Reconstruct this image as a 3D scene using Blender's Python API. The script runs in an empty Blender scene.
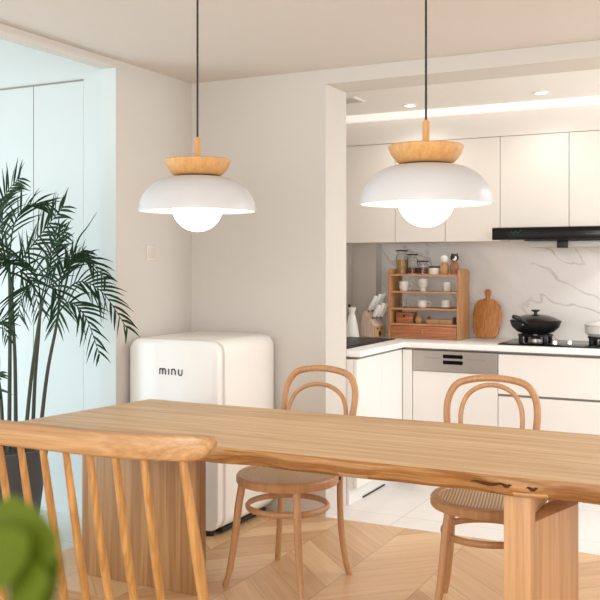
import bpy, bmesh, math, random
from mathutils import Vector, Matrix
C = bpy.context.scene
col = C.collection
PI = math.pi
random.seed(4)
# ---------------------------------------------------------------- camera, world, lights, exposure
YAW = math.atan(466 / 916.0); CS, SN = math.cos(YAW), math.sin(YAW); EYE = 1.4
cd = bpy.data.cameras.new('camera'); cam = bpy.data.objects.new('camera', cd); col.objects.link(cam)
cam.location = (0, 0, EYE); cam.rotation_euler = (PI / 2, 0, YAW)
cd.sensor_width = 36; cd.lens = 916 / 600 * 36; cd.shift_y = -35 / 600; cd.clip_start = .02
cd.dof.use_dof = True; cd.dof.focus_distance = 4.3; cd.dof.aperture_fstop = 9
C.camera = cam
w = bpy.data.worlds.new('daylight'); C.world = w; w.use_nodes = True
bg = w.node_tree.nodes['Background']; bg.inputs[0].default_value = (.98, .99, 1.0, 1); bg.inputs[1].default_value = 1.1

def area(name, loc, target, sx, sy, power, colr):
    l = bpy.data.lights.new(name, 'AREA'); l.shape = 'RECTANGLE'; l.size = sx; l.size_y = sy
    l.energy = power; l.color = colr
    o = bpy.data.objects.new(name, l); col.objects.link(o); o.location = loc
    o.rotation_euler = (Vector(target) - Vector(loc)).to_track_quat('-Z', 'Y').to_euler(); return o
area('sunroom_window_light', (-4.9, 1.9, .95), (-3.4, 4.0, .55), 1.6, 1.5, 27, (.66, .91, 1.0))
area('kitchen_side_fill', (1.6, 5.25, 1.15), (-1.5, 5.7, .5), 1.4, 1.3, 17, (.95, .98, 1.0))  # added fill from the right to brighten the kitchen; no window built there
area('kitchen_top_fill', (.75, 5.3, 2.4), (.1, 5.35, 0), 1.1, .5, 34, (.97, .985, 1.0))  # added overhead fill, kept out of frame, for kitchen floor and lower fronts
area('dining_fill', (.1, -1.1, 1.9), (-1.2, 4.6, 1.3), 3.0, 1.8, 100, (.98, .985, 1.0))  # added frontal fill behind the camera to lift the back wall
C.view_settings.view_transform = 'Standard'; C.view_settings.look = 'None'
C.view_settings.gamma = 1; C.view_settings.use_curve_mapping = False
C.view_settings.exposure = 0.22

# ---------------------------------------------------------------- helpers
def P(px, py, z=None, X=None, Y=None, H=None):
    """world point seen at a pixel, on a given depth or a given world plane"""
    r = (px - 300) / 916; d = Vector((CS * r - SN, SN * r + CS, (265 - py) / 916))
    if X is not None: z = X / d.x
    elif Y is not None: z = Y / d.y
    elif H is not None: z = (H - EYE) / d.z
    return Vector((0, 0, EYE)) + d * z

def lin(c):
    return tuple(((v / 255) / 12.92 if v / 255 <= .04045 else ((v / 255 + .055) / 1.055) ** 2.4) for v in c) + (1,)

def newmat(name):
    m = bpy.data.materials.new(name); m.use_nodes = True
    nt = m.node_tree; b = nt.nodes['Principled BSDF']; return m, nt, b

def plain(name, rgb, rough=.5, metal=0, var=.03, scale=8, emit=0, spec=.5):
    m, nt, b = newmat(name); N = nt.nodes.new; L = nt.links.new
    tc = N('ShaderNodeTexCoord'); nz = N('ShaderNodeTexNoise'); nz.inputs['Scale'].default_value = scale
    nz.inputs['Detail'].default_value = 4
    mp = N('ShaderNodeMapRange'); mp.inputs[3].default_value = 1 - var; mp.inputs[4].default_value = 1 + var
    mx = N('ShaderNodeMix'); mx.data_type = 'RGBA'; mx.blend_type = 'MULTIPLY'; mx.inputs[0].default_value = 1
    mx.inputs[6].default_value = lin(rgb)
    L(tc.outputs['Object'], nz.inputs[0]); L(nz.outputs[0], mp.inputs[0]); L(mp.outputs[0], mx.inputs[7])
    L(mx.outputs[2], b.inputs['Base Color'])
    b.inputs['Roughness'].default_value = rough; b.inputs['Metallic'].default_value = metal
    b.inputs['Specular IOR Level'].default_value = spec
    if emit:
        b.inputs['Emission Color'].default_value = lin(rgb); b.inputs['Emission Strength'].default_value = emit
    return m

def wood(name, light, dark, axis='X', scale=1.0, rough=.45, knots=0.0, bump=.06, ring=.42):
    """grain running along an axis of the object"""
    m, nt, b = newmat(name); N = nt.nodes.new; L = nt.links.new
    tc = N('ShaderNodeTexCoord'); mp = N('ShaderNodeMapping'); s = [14 * scale] * 3
    s['XYZ'.index(axis)] = .5 * scale; mp.inputs['Scale'].default_value = s
    L(tc.outputs['Object'], mp.inputs[0])
    n1 = N('ShaderNodeTexNoise'); n1.inputs['Scale'].default_value = 1.0; n1.inputs['Detail'].default_value = 3; n1.inputs['Distortion'].default_value = .6
    L(mp.outputs[0], n1.inputs[0])
    ma = N('ShaderNodeMath'); ma.operation = 'MULTIPLY'; ma.inputs[1].default_value = 9
    fr = N('ShaderNodeMath'); fr.operation = 'PINGPONG'; fr.inputs[1].default_value = 1
    L(n1.outputs[0], ma.inputs[0]); L(ma.outputs[0], fr.inputs[0])
    mp2 = N('ShaderNodeMapping'); s2 = [160 * scale] * 3; s2['XYZ'.index(axis)] = 5 * scale; mp2.inputs['Scale'].default_value = s2
    L(tc.outputs['Object'], mp2.inputs[0]); n2 = N('ShaderNodeTexNoise'); n2.inputs['Scale'].default_value = 1; n2.inputs['Detail'].default_value = 2
    L(mp2.outputs[0], n2.inputs[0])
    n3 = N('ShaderNodeTexNoise'); n3.inputs['Scale'].default_value = 1.6; n3.inputs['Detail'].default_value = 1
    L(mp.outputs[0], n3.inputs[0])
    a1 = N('ShaderNodeMath'); a1.operation = 'MULTIPLY_ADD'; a1.inputs[1].default_value = ring
    m2 = N('ShaderNodeMath'); m2.operation = 'MULTIPLY_ADD'; m2.inputs[1].default_value = .45
    L(n2.outputs[0], m2.inputs[0]); 
    m3 = N('ShaderNodeMath'); m3.operation = 'MULTIPLY'; m3.inputs[1].default_value = .3
    L(n3.outputs[0], m3.inputs[0]); L(m3.outputs[0], m2.inputs[2])
    L(fr.outputs[0], a1.inputs[0]); L(m2.outputs[0], a1.inputs[2])
    rp = N('ShaderNodeValToRGB'); rp.color_ramp.elements[0].position = .30; rp.color_ramp.elements[0].color = lin(light)
    rp.color_ramp.elements[1].position = .78; rp.color_ramp.elements[1].color = lin(dark)
    L(a1.outputs[0], rp.inputs[0]); out = rp.outputs[0]
    if knots:
        mk = N('ShaderNodeMapping'); sk = [4.5] * 3; sk['XYZ'.index(axis)] = 1.6; mk.inputs['Scale'].default_value = sk
        L(tc.outputs['Object'], mk.inputs[0]); nk = N('ShaderNodeTexNoise'); nk.inputs['Scale'].default_value = 1.6; nk.inputs['Detail'].default_value = 5; nk.inputs['Distortion'].default_value = 1.2
        L(mk.outputs[0], nk.inputs[0]); rk = N('ShaderNodeMapRange'); rk.inputs[1].default_value = .60; rk.inputs[2].default_value = .72; rk.inputs[4].default_value = knots
        L(nk.outputs[0], rk.inputs[0]); mx = N('ShaderNodeMix'); mx.data_type = 'RGBA'
        L(rk.outputs[0], mx.inputs[0]); L(out, mx.inputs[6]); mx.inputs[7].default_value = lin([v * .82 for v in dark]); out = mx.outputs[2]
    L(out, b.inputs['Base Color']); b.inputs['Roughness'].default_value = rough
    bp = N('ShaderNodeBump'); bp.inputs['Strength'].default_value = bump; bp.inputs['Distance'].default_value = .01
    L(a1.outputs[0], bp.inputs['Height']); L(bp.outputs[0], b.inputs['Normal'])
    return m

def glassmat(name, rgb=(245, 248, 246)):
    m, nt, b = newmat(name); b.inputs['Base Color'].default_value = lin(rgb); b.inputs['Roughness'].default_value = .03
    b.inputs['Transmission Weight'].default_value = 1; b.inputs['IOR'].default_value = 1.25
    return m

class MB:
    def __init__(s): s.bm = bmesh.new()
    def _add(s, b2, mat=None):
        me = bpy.data.meshes.new('t'); b2.to_mesh(me); b2.free()
        if mat is not None: me.transform(mat)
        s.bm.from_mesh(me); bpy.data.meshes.remove(me); return s
    def box(s, a, b, bev=0.0, seg=2, mat=None):
        t = bmesh.new(); bmesh.ops.create_cube(t, size=1)
        for v in t.verts: v.co = Vector([(a[i] + b[i]) / 2 + v.co[i] * (b[i] - a[i]) for i in range(3)])
        if bev: bmesh.ops.bevel(t, geom=list(t.edges), offset=bev, segments=seg, affect='EDGES', profile=.5)
        return s._add(t, mat)
    def prism(s, pts, z0, z1, bev=0.0, mat=None):
        t = bmesh.new(); n = len(pts)
        lo = [t.verts.new((p[0], p[1], z0)) for p in pts]; hi = [t.verts.new((p[0], p[1], z1)) for p in pts]
        t.faces.new(lo[::-1]); t.faces.new(hi)
        for i in range(n): t.faces.new((lo[i], lo[(i + 1) % n], hi[(i + 1) % n], hi[i]))
        if bev:
            bmesh.ops.recalc_face_normals(t, faces=t.faces)
            bmesh.ops.bevel(t, geom=[e for e in t.edges if e.calc_face_angle(0) > .6], offset=bev, segments=2, affect='EDGES', profile=.5)
        bmesh.ops.recalc_face_normals(t, faces=t.faces)
        return s._add(t, mat)
    def lathe(s, prof, c=(0, 0, 0), n=32, closed=False, mat=None):
        t = bmesh.new(); rings = []
        for r, z in prof:
            if r < 1e-6: rings.append([t.verts.new((c[0], c[1], c[2] + z))])
            else: rings.append([t.verts.new((c[0] + r * math.cos(2 * PI * k / n), c[1] + r * math.sin(2 * PI * k / n), c[2] + z)) for k in range(n)])
        pairs = list(zip(rings, rings[1:])) + ([(rings[-1], rings[0])] if closed else [])
        for A, B in pairs:
            for k in range(n):
                k2 = (k + 1) % n
                q = [A[k % len(A)], A[k2 % len(A)], B[k2 % len(B)], B[k % len(B)]]
                u = []
                for v in q:
                    if v not in u: u.append(v)
                if len(u) > 2: t.faces.new(u)
        bmesh.ops.recalc_face_normals(t, faces=t.faces)
        return s._add(t, mat)
    def tube(s, pts, rad, n=10, closed=False, flat=1.0, mat=None):
        t = bmesh.new(); pts = [Vector(p) for p in pts]; m = len(pts)
        if not hasattr(rad, '__len__'): rad = [rad] * m
        rings = []; up = None
        for i in range(m):
            if closed: d = pts[(i + 1) % m] - pts[i - 1]
            else: d = pts[min(i + 1, m - 1)] - pts[max(i - 1, 0)]
            d.normalize()
            if up is None:
                up = Vector((0, 0, 1)) if abs(d.z) < .9 else Vector((0, 1, 0))
            x = d.cross(up)
            if x.length < 1e-4: x = d.cross(Vector((1, 0, 0)))
            x.normalize(); y = x.cross(d).normalized(); up = y
            rings.append([t.verts.new(pts[i] + (x * math.cos(2 * PI * k / n) + y * math.sin(2 * PI * k / n) * flat) * rad[i]) for k in range(n)])
        for i in range(m if closed else m - 1):
            A, B = rings[i], rings[(i + 1) % m]
            for k in range(n): t.faces.new((A[k], A[(k + 1) % n], B[(k + 1) % n], B[k]))
        if not closed: t.faces.new(rings[0][::-1]); t.faces.new(rings[-1])
        bmesh.ops.recalc_face_normals(t, faces=t.faces)
        return s._add(t, mat)
    def build(s, name, m, parent=None, smooth=True, angle=35):
        me = bpy.data.meshes.new(name); s.bm.to_mesh(me); s.bm.free()
        me.materials.append(m); o = bpy.data.objects.new(name, me); col.objects.link(o)
        if parent: o.parent = parent
        if smooth:
            for p in me.polygons: p.use_smooth = True
            me.set_sharp_from_angle(angle=math.radians(angle))
        return o

def spline(pts, n=8, closed=False):
    pts = [Vector(p) for p in pts]; m = len(pts); out = []
    rng = range(m if closed else m - 1)
    for i in rng:
        if closed: a, b, c, d = pts[i - 1], pts[i], pts[(i + 1) % m], pts[(i + 2) % m]
        else: a, b, c, d = pts[max(i - 1, 0)], pts[i], pts[i + 1], pts[min(i + 2, m - 1)]
        for k in range(n):
            t = k / n
            out.append(.5 * ((2 * b) + (c - a) * t + (2 * a - 5 * b + 4 * c - d) * t * t + (3 * b - a - 3 * c + d) * t ** 3))
    if not closed: out.append(pts[-1])
    return out

def tag(o, label=None, cat=None, group=None, kind=None):
    if label: o['label'] = label
    if cat: o['category'] = cat
    if group: o['group'] = group
    if kind: o['kind'] = kind
    return o
def thing(name, label, cat, loc=(0, 0, 0), rz=0, group=None):
    o = bpy.data.objects.new(name, None); o.empty_display_size = .1; col.objects.link(o)
    o.location = loc; o.rotation_euler = (0, 0, rz); return tag(o, label, cat, group)
def struct(name, mb, m): return tag(mb.build(name, m), kind='structure')
def copy_tree(o, parent=None):
    c = o.copy(); col.objects.link(c); c.parent = parent
    for ch in [x for x in C.objects if x.parent == o]: copy_tree(ch, c)
    return c

# ---------------------------------------------------------------- materials
M = {}
M['wall'] = plain('wall_paint', (214, 209, 201), .9, var=.012, scale=3)
M['ceil'] = plain('ceiling_paint', (219, 212, 204), .95, var=.01, scale=3)
M['white'] = plain('white_paint', (244, 241, 236), .6, var=.008)
M['sunwall'] = plain('sunroom_wall_paint', (212, 220, 219), .8, var=.01)
M['cab'] = plain('cabinet_lacquer', (245, 241, 236), .35, var=.008, scale=3)
M['cabup'] = plain('dimmed_cabinet_lacquer', (233, 227, 219), .4, var=.008, scale=3)  # same lacquer as the base units, dimmer light up there put into the colour
M['cabbody'] = plain('cabinet_carcass', (150, 144, 136), .7)
M['top'] = plain('worktop_quartz', (248, 247, 244), .3, var=.01, scale=30)
M['dark'] = plain('black_gap', (35, 32, 30), .6)
M['blackglass'] = plain('black_glass', (10, 10, 11), .16, var=.02, spec=.3)
M['blackmetal'] = plain('black_iron', (22, 21, 21), .45)
M['steel'] = plain('brushed_steel', (178, 172, 165), .35, metal=.75, var=.05, scale=60)
M['tray'] = plain('pale_grey_metal', (200, 196, 190), .5)
M['chrome'] = plain('chrome', (225, 225, 222), .2, metal=1)
M['ceramic'] = plain('white_ceramic', (240, 238, 232), .25, var=.02)
M['fridge'] = plain('cream_fridge_enamel', (243, 239, 233), .22, var=.006, scale=2)
M['seal'] = plain('fridge_seal', (205, 200, 194), .6)
M['letter'] = plain('dark_lettering', (60, 62, 66), .4)
M['cord'] = plain('dark_cord', (42, 38, 36), .6)
M['shade'] = plain('white_shade', (206, 207, 207), .35, var=.006)
M['bulb'] = plain('glowing_bulb', (255, 247, 232), .4, var=0, emit=5)
M['down'] = plain('downlight_glow', (255, 250, 240), .4, var=0, emit=6)
M['pot'] = plain('dark_grey_stoneware', (78, 80, 84), .6, var=.12, scale=14)
M['soil'] = plain('soil', (52, 40, 30), .95, var=.4, scale=60)
M['stem'] = plain('palm_cane', (62, 64, 50), .6, var=.35, scale=40)
M['leaf'] = plain('palm_leaf', (18, 50, 22), .55, var=.35, scale=12, spec=.25)
M['leaf2'] = plain('bright_leaf', (58, 68, 0), .6, var=.1, scale=20, spec=.1)
M['glass'] = glassmat('clear_glass')
M['oak'] = wood('table_oak', (217, 184, 142), (190, 152, 108), 'X', 1.0, .42, knots=.35)
M['oakedge'] = wood('table_live_edge', (196, 150, 94), (146, 96, 48), 'X', 1.2, .5, knots=.5, bump=.3)
M['legoak'] = wood('leg_oak', (210, 166, 118), (178, 130, 84), 'Z', .8, .5, ring=.22)
M['legoak_shade'] = wood('shaded_leg_oak', (182, 138, 92), (150, 108, 66), 'Z', .8, .5)  # leg oak darkened: shade on the left leg is painted into the wood
M['bench'] = wood('bench_oak', (196, 158, 112), (158, 114, 70), 'X', 1.6, .4, ring=.25)
M['spindle'] = wood('spindle_oak', (192, 144, 86), (160, 112, 58), 'Z', 1.6, .4)
M['beech'] = wood('bentwood_beech', (198, 150, 104), (164, 114, 72), 'Z', 1.4, .38, ring=.12)
M['lampwood'] = wood('lamp_wood', (218, 168, 106), (184, 128, 68), 'Z', 3, .45, ring=.12)
M['shelf'] = wood('shelf_wood', (216, 164, 118), (184, 128, 84), 'X', 3, .5)
M['shelfside'] = wood('shelf_side_wood', (200, 152, 104), (168, 118, 74), 'Z', 3, .5)
M['redwood'] = wood('red_wood', (198, 130, 90), (160, 94, 58), 'X', 4, .5)
M['board'] = wood('board_wood', (214, 150, 86), (180, 112, 54), 'Z', 3, .5)
M['doll'] = wood('doll_wood', (206, 168, 124), (176, 134, 92), 'Z', 4, .5)
M['doll2'] = wood('dark_doll_wood', (176, 122, 84), (140, 90, 56), 'Z', 4, .5)
M['grain'] = plain('dry_cereal', (188, 138, 80), .8, var=.35, scale=120)
M['beans'] = plain('red_beans', (120, 52, 48), .6, var=.5, scale=140)
M['bark'] = plain('dark_bark', (74, 36, 16), .9, var=.4, scale=60)
M['knifewood'] = wood('pale_block_wood', (226, 204, 188), (196, 168, 150), 'Z', 5, .5)

def chevron():
    m, nt, b = newmat('chevron_parquet'); N = nt.nodes.new; L = nt.links.new
    def mt(op, a, bb=None, c=None):
        n = N('ShaderNodeMath'); n.operation = op
        for i, v in enumerate((a, bb, c)):
            if v is None: continue
            if isinstance(v, (int, float)): n.inputs[i].default_value = v
            else: L(v, n.inputs[i])
        return n.outputs[0]
    tc = N('ShaderNodeTexCoord'); sp = N('ShaderNodeSeparateXYZ'); L(tc.outputs['Object'], sp.inputs[0])
    W = .365; V = .21
    u = mt('DIVIDE', mt('ADD', sp.outputs[0], 2.07 + W * 20), W)
    cidx = mt('FLOOR', u); f = mt('FRACT', u); par = mt('MODULO', cidx, 2)
    # even column falls away from its left edge, odd column rises
    sg = mt('SUBTRACT', 1, mt('MULTIPLY', par, 2))
    off = mt('MULTIPLY', mt('ABSOLUTE', mt('SUBTRACT', f, par)), W)
    v = mt('DIVIDE', mt('ADD', mt('ADD', sp.outputs[1], off), 20 - .03), V)
    vi = mt('FLOOR', v); vf = mt('FRACT', v)
    cb = N('ShaderNodeCombineXYZ'); L(cidx, cb.inputs[0]); L(vi, cb.inputs[1])
    wn = N('ShaderNodeTexWhiteNoise'); wn.noise_dimensions = '2D'; L(cb.outputs[0], wn.inputs[0])
    # along / across plank
    al = mt('MULTIPLY', mt('SUBTRACT', sp.outputs[0], mt('MULTIPLY', sg, sp.outputs[1])), .7)
    ac = mt('MULTIPLY', mt('ADD', sp.outputs[0], mt('MULTIPLY', sg, sp.outputs[1])), .7)
    c2 = N('ShaderNodeCombineXYZ'); L(mt('MULTIPLY', al, 2), c2.inputs[0]); L(mt('MULTIPLY', ac, 34), c2.inputs[1]); L(mt('MULTIPLY', wn.outputs[0], 30), c2.inputs[2])
    nz = N('ShaderNodeTexNoise'); nz.inputs['Scale'].default_value = 1; nz.inputs['Detail'].default_value = 4; nz.inputs['Distortion'].default_value = .5; L(c2.outputs[0], nz.inputs[0])
    t = mt('ADD', mt('MULTIPLY', wn.outputs[0], .45), mt('MULTIPLY', nz.outputs[0], .6))
    rp = N('ShaderNodeValToRGB'); rp.color_ramp.elements[0].position = .15; rp.color_ramp.elements[0].color = lin((236, 200, 154))
    rp.color_ramp.elements[1].position = .9; rp.color_ramp.elements[1].color = lin((190, 142, 94)); L(t, rp.inputs[0])
    e1 = mt('MINIMUM', vf, mt('SUBTRACT', 1, vf)); e2 = mt('MULTIPLY', mt('MINIMUM', f, mt('SUBTRACT', 1, f)), W / V)
    ln = mt('LESS_THAN', mt('MINIMUM', e1, e2), .012)
    mx = N('ShaderNodeMix'); mx.data_type = 'RGBA'; L(mt('MULTIPLY', ln, .45), mx.inputs[0]); L(rp.outputs[0], mx.inputs[6]); mx.inputs[7].default_value = lin((130, 88, 54))
    L(mx.outputs[2], b.inputs['Base Color']); b.inputs['Roughness'].default_value = .34
    return m
def tiles(name, rgb, grout, size, rough, marb=.05):
    m, nt, b = newmat(name); N = nt.nodes.new; L = nt.links.new
    tc = N('ShaderNodeTexCoord'); br = N('ShaderNodeTexBrick'); br.offset = 0; br.inputs['Scale'].default_value = 1
    br.inputs['Brick Width'].default_value = size; br.inputs['Row Height'].default_value = size; br.inputs['Mortar Size'].default_value = .003
    br.inputs['Color1'].default_value = lin(rgb); br.inputs['Color2'].default_value = lin([v * .985 for v in rgb]); br.inputs['Mortar'].default_value = lin(grout)
    L(tc.outputs['Object'], br.inputs[0])
    nz = N('ShaderNodeTexNoise'); nz.inputs['Scale'].default_value = 5; nz.inputs['Detail'].default_value = 6; nz.inputs['Distortion'].default_value = 1.5; L(tc.outputs['Object'], nz.inputs[0])
    mp = N('ShaderNodeMapRange'); mp.inputs[3].default_value = 1 - marb; mp.inputs[4].default_value = 1 + marb; L(nz.outputs[0], mp.inputs[0])
    mx = N('ShaderNodeMix'); mx.data_type = 'RGBA'; mx.blend_type = 'MULTIPLY'; mx.inputs[0].default_value = 1; L(br.outputs[0], mx.inputs[6]); L(mp.outputs[0], mx.inputs[7])
    L(mx.outputs[2], b.inputs['Base Color']); b.inputs['Roughness'].default_value = rough
    return m
def marble():
    m, nt, b = newmat('veined_marble'); N = nt.nodes.new; L = nt.links.new
    tc = N('ShaderNodeTexCoord'); mp = N('ShaderNodeMapping'); m0 = N('ShaderNodeMapping'); m0.inputs['Rotation'].default_value = (0, math.radians(-38), 0); mp.inputs['Scale'].default_value = (.75, 1, 2.3); mp.inputs['Location'].default_value = (.35, 0, .45)
    L(tc.outputs['Object'], m0.inputs[0]); L(m0.outputs[0], mp.inputs[0])
    def vein(sc, wdt, dist, amt):
        nz = N('ShaderNodeTexNoise'); nz.inputs['Scale'].default_value = sc; nz.inputs['Detail'].default_value = 4; nz.inputs['Roughness'].default_value = .45; nz.inputs['Distortion'].default_value = dist; L(mp.outputs[0], nz.inputs[0])
        a = N('ShaderNodeMath'); a.operation = 'SUBTRACT'; a.inputs[1].default_value = .5; L(nz.outputs[0], a.inputs[0])
        c = N('ShaderNodeMath'); c.operation = 'ABSOLUTE'; L(a.outputs[0], c.inputs[0])
        r = N('ShaderNodeMapRange'); r.inputs[1].default_value = 0; r.inputs[2].default_value = wdt; r.inputs[3].default_value = amt; r.inputs[4].default_value = 0; L(c.outputs[0], r.inputs[0]); return r.outputs[0]
    v1 = vein(1.5, .012, .12, .4); v2 = vein(.9, .09, .2, .18)
    nz = N('ShaderNodeTexNoise'); nz.inputs['Scale'].default_value = 1.7; L(tc.outputs['Object'], nz.inputs[0])
    mk = N('ShaderNodeMapRange'); mk.inputs[1].default_value = .42; mk.inputs[2].default_value = .58; L(nz.outputs[0], mk.inputs[0])
    mu = N('ShaderNodeMath'); mu.operation = 'MULTIPLY'; L(v1, mu.inputs[0]); L(mk.outputs[0], mu.inputs[1])
    ad = N('ShaderNodeMath'); ad.operation = 'ADD'; L(mu.outputs[0], ad.inputs[0]); L(v2, ad.inputs[1])
    mx = N('ShaderNodeMix'); mx.data_type = 'RGBA'; L(ad.outputs[0], mx.inputs[0]); mx.inputs[6].default_value = lin((240, 235, 229)); mx.inputs[7].default_value = lin((120, 110, 104))
    L(mx.outputs[2], b.inputs['Base Color']); b.inputs['Roughness'].default_value = .3
    return m
def cane():
    m, nt, b = newmat('woven_cane'); N = nt.nodes.new; L = nt.links.new
    tc = N('ShaderNodeTexCoord'); sp = N('ShaderNodeSeparateXYZ'); L(tc.outputs['Object'], sp.inputs[0])
    def mt(op, a, bb=None):
        n = N('ShaderNodeMath'); n.operation = op
        for i, v in enumerate((a, bb)):
            if v is None: continue
            if isinstance(v, (int, float)): n.inputs[i].default_value = v
            else: L(v, n.inputs[i])
        return n.outputs[0]
    F = 250
    sx = mt('SINE', mt('MULTIPLY', sp.outputs[0], F)); sy = mt('SINE', mt('MULTIPLY', sp.outputs[1], F))
    h = mt('MULTIPLY', sx, sy); hh = mt('ABSOLUTE', h)
    rp = N('ShaderNodeValToRGB'); rp.color_ramp.elements[0].position = .3; rp.color_ramp.elements[0].color = lin((226, 194, 152)); rp.color_ramp.elements[1].position = .7; rp.color_ramp.elements[1].color = lin((118, 80, 50)); L(hh, rp.inputs[0])
    L(rp.outputs[0], b.inputs['Base Color']); b.inputs['Roughness'].default_value = .5
    return m
M['floor'] = chevron(); M['ktile'] = tiles('white_floor_tile', (243, 240, 236), (215, 210, 204), .6, .2)
M['stile'] = tiles('pale_stone_tile', (218, 218, 214), (180, 178, 172), .6, .25, .12)
M['marble'] = marble(); M['cane'] = cane()
M['greywall'] = plain('grey_kitchen_wall', (208, 201, 192), .6, var=.02, scale=4)

# ---------------------------------------------------------------- the setting
WX, WY, CH = -3.07, 4.6, 2.487
struct('floor', MB().box((WX, -1.5, -.05), (3.2, WY, 0)), M['floor'])
struct('floor_kitchen', MB().box((-2.80, WY, -.05), (3.2, 6.35, 0)), M['ktile'])
struct('floor_sunroom', MB().box((-5.4, -1.5, -.05), (WX, 4.06, -.0)), M['stile'])
struct('ceiling', MB().box((WX - .1, -1.5, CH), (3.2, WY + .28, CH + .1)), M['ceil'])
struct('ceiling_kitchen', MB().box((-2.80, WY + .28, 2.45), (3.2, 6.35, 2.55)), M['white'])
struct('ceiling_sunroom', MB().box((-5.4, -1.5, 2.95), (WX - .1, 4.06, 3.05)), M['ceil'])
OX = -2.18
wl = MB().box((WX - .1, 3.89, 0), (WX, WY + .28, CH)); wl.box((WX - .1, -1.5, 2.45), (WX, 3.89, 2.95)); struct('wall_left', wl, M['wall'])
wb = MB().box((WX, WY, 0), (OX, WY + .28, CH)); wb.box((OX, WY, 2.405), (3.2, WY + .28, CH)); struct('wall_back', wb, M['wall'])
struct('wall_kitchen_back', MB().box((-2.80, 6.23, 0), (3.2, 6.35, 2.45)), M['marble'])
wk = MB().box((-2.80, WY + .28, 0), (-2.68, 6.23, 2.45)); struct('wall_kitchen_left', wk, M['greywall']); struct('wall_column', MB().box((-2.68, 6.12, 0), (-2.50, 6.23, 2.45)), M['greywall'])
struct('wall_sunroom', MB().box((-5.4, 4.0, 0), (WX - .1, 4.06, 2.95)), M['sunwall'])
struct('trim_1', MB().box((WX, -1.5, 2.443), (WX + .010, 3.90, 2.458)), M['ceil'])
struct('trim_5', MB().box((WX - .1, 3.884, 0), (WX - .001, 3.8895, 2.449)), M['sunwall'])
dX = P(83.5, 300, Y=4.0).x
struct('door_1', MB().box((dX - 1.3, 3.9985, 0), (dX, 4.0, 2.425)), M['sunwall'])
dg = MB().box((dX - 1.3, 3.993, 2.425), (dX, 4.0, 2.434)); dm = P(33.5, 300, Y=4.0).x; dg.box((dm, 3.997, 0), (dm + .004, 3.9984, 2.425)); struct('trim_2', dg, M['cabbody'])
# soffit over the wall cabinets with its white cornice
struct('trim_3', MB().box((-2.68, 5.955, 2.245), (3.0, 6.23, 2.45)), M['cabup'])
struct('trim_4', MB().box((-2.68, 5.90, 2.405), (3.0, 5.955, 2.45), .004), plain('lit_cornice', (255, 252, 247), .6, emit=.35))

v = thing('ceiling_vent', 'small grey air vent in the kitchen ceiling beside the doorway edge', 'vent', (-2.42, 5.32, 2.45))
MB().box((-.14, -.09, -.008), (.14, .09, 0), .003).build('vent_frame', M['white'], v)
sl = MB()
for k in range(6): sl.box((-.125, -.075 + k * .026, -.012), (.125, -.062 + k * .026, -.007))
sl.build('slat', M['greywall'], v)
for i, (px, py, lb) in enumerate([(410, 105.5, 'round recessed downlight in kitchen ceiling above the right pendant, left one'), (541, 93, 'round recessed downlight in kitchen ceiling above the range hood, right one')]):
    p = P(px, py, H=2.446)
    d = thing('downlight', lb, 'ceiling light', (p.x, p.y, 2.45), 0, 'kitchen ceiling downlights')
    MB().lathe([(.033, 0), (.05, 0), (.05, -.006), (.036, -.008), (.033, -.002)], closed=True).build('trim_ring', M['white'], d)
    MB().lathe([(0, -.004), (.034, -.004), (.034, 0), (0, 0)]).build('lens', M['down'], d)
    l = bpy.data.lights.new('downlight_lamp', 'SPOT'); l.energy = 7; l.spot_size = 2.6; l.spot_blend = .8; l.shadow_soft_size = .05; l.color = (1, .95, .88)
    lo = bpy.data.objects.new('lamp', l); col.objects.link(lo); lo.parent = d; lo.location = (0, 0, -.02)

# ---------------------------------------------------------------- kitchen cabinets
xs = [-2.672, P(395, 200, Y=5.95).x, P(445, 200, Y=5.95).x, P(500, 200, Y=5.95).x, P(569, 200, Y=5.95).x, -.55, .1]
ul = ['white wall cabinet leftmost, next to the doorway edge', 'white wall cabinet behind the right pendant, above the crockery shelf', 'white wall cabinet just left of the range hood',
      'white wall cabinet above the left end of the black hood', 'white wall cabinet above the right side of the hood, at the picture edge', 'white wall cabinet farthest right above the hood']
for i in range(5):
    a, b = xs[i], xs[i + 1]; z0 = 1.557 if i < 3 else 1.645
    c = thing('wall_cabinet', ul[i], 'cabinet', (a, 6.23, z0), 0, 'white wall cabinets')
    MB().box((.002, -.26, 0), (b - a - .002, 0, 2.243 - z0)).build('body', M['cabup'], c)
    MB().box((.002, -.28, .0), (b - a - .002, -.262, 2.241 - z0), .0015, 1).build('door', M['cabup'], c)
# base run
yf = 5.63
def base(name, label, a, b, fronts, handle_gap=True):
    c = thing(name, label, 'cabinet', (a, 6.22, 0), 0, 'white base cabinets')
    wd = b - a
    MB().box((.001, -(6.22 - yf) + .022, .09), (wd - .001, 0, .85)).build('body', M['cabbody'], c)
    MB().box((0, -.53, 0), (wd, -.5, .09)).build('toe_kick', M['cab'], c)
    for z0, z1 in fronts:
        MB().box((.0015, yf - 6.22, z0), (wd - .0015, yf - 6.22 + .02, z1), .0015, 1).build('drawer_front', M['cab'], c)
xa = P(412.5, 372, Y=yf).x; xb = P(498, 372, Y=yf).x
dw = thing('dishwasher', 'built-in dishwasher with brushed steel control strip and white door', 'dishwasher', (xa, 6.22, 0))
W_ = xb - xa
MB().box((.002, -.565, .09), (W_ - .002, 0, .85)).build('body', M['cabbody'], dw)
MB().box((.003, -.59, .10), (W_ - .003, -.566, .715), .0015, 1).build('door', M['cab'], dw)
cp = MB().box((.003, -.595, .718), (W_ - .003, -.566, .85), .002, 1).build('control_panel', M['steel'], dw)
for z0 in (.805, .767): MB().box((W_ * .37, -.598, z0), (W_ * .60, -.594, z0 + .024), .001, 1).build('display', M['blackglass'], cp)
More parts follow.
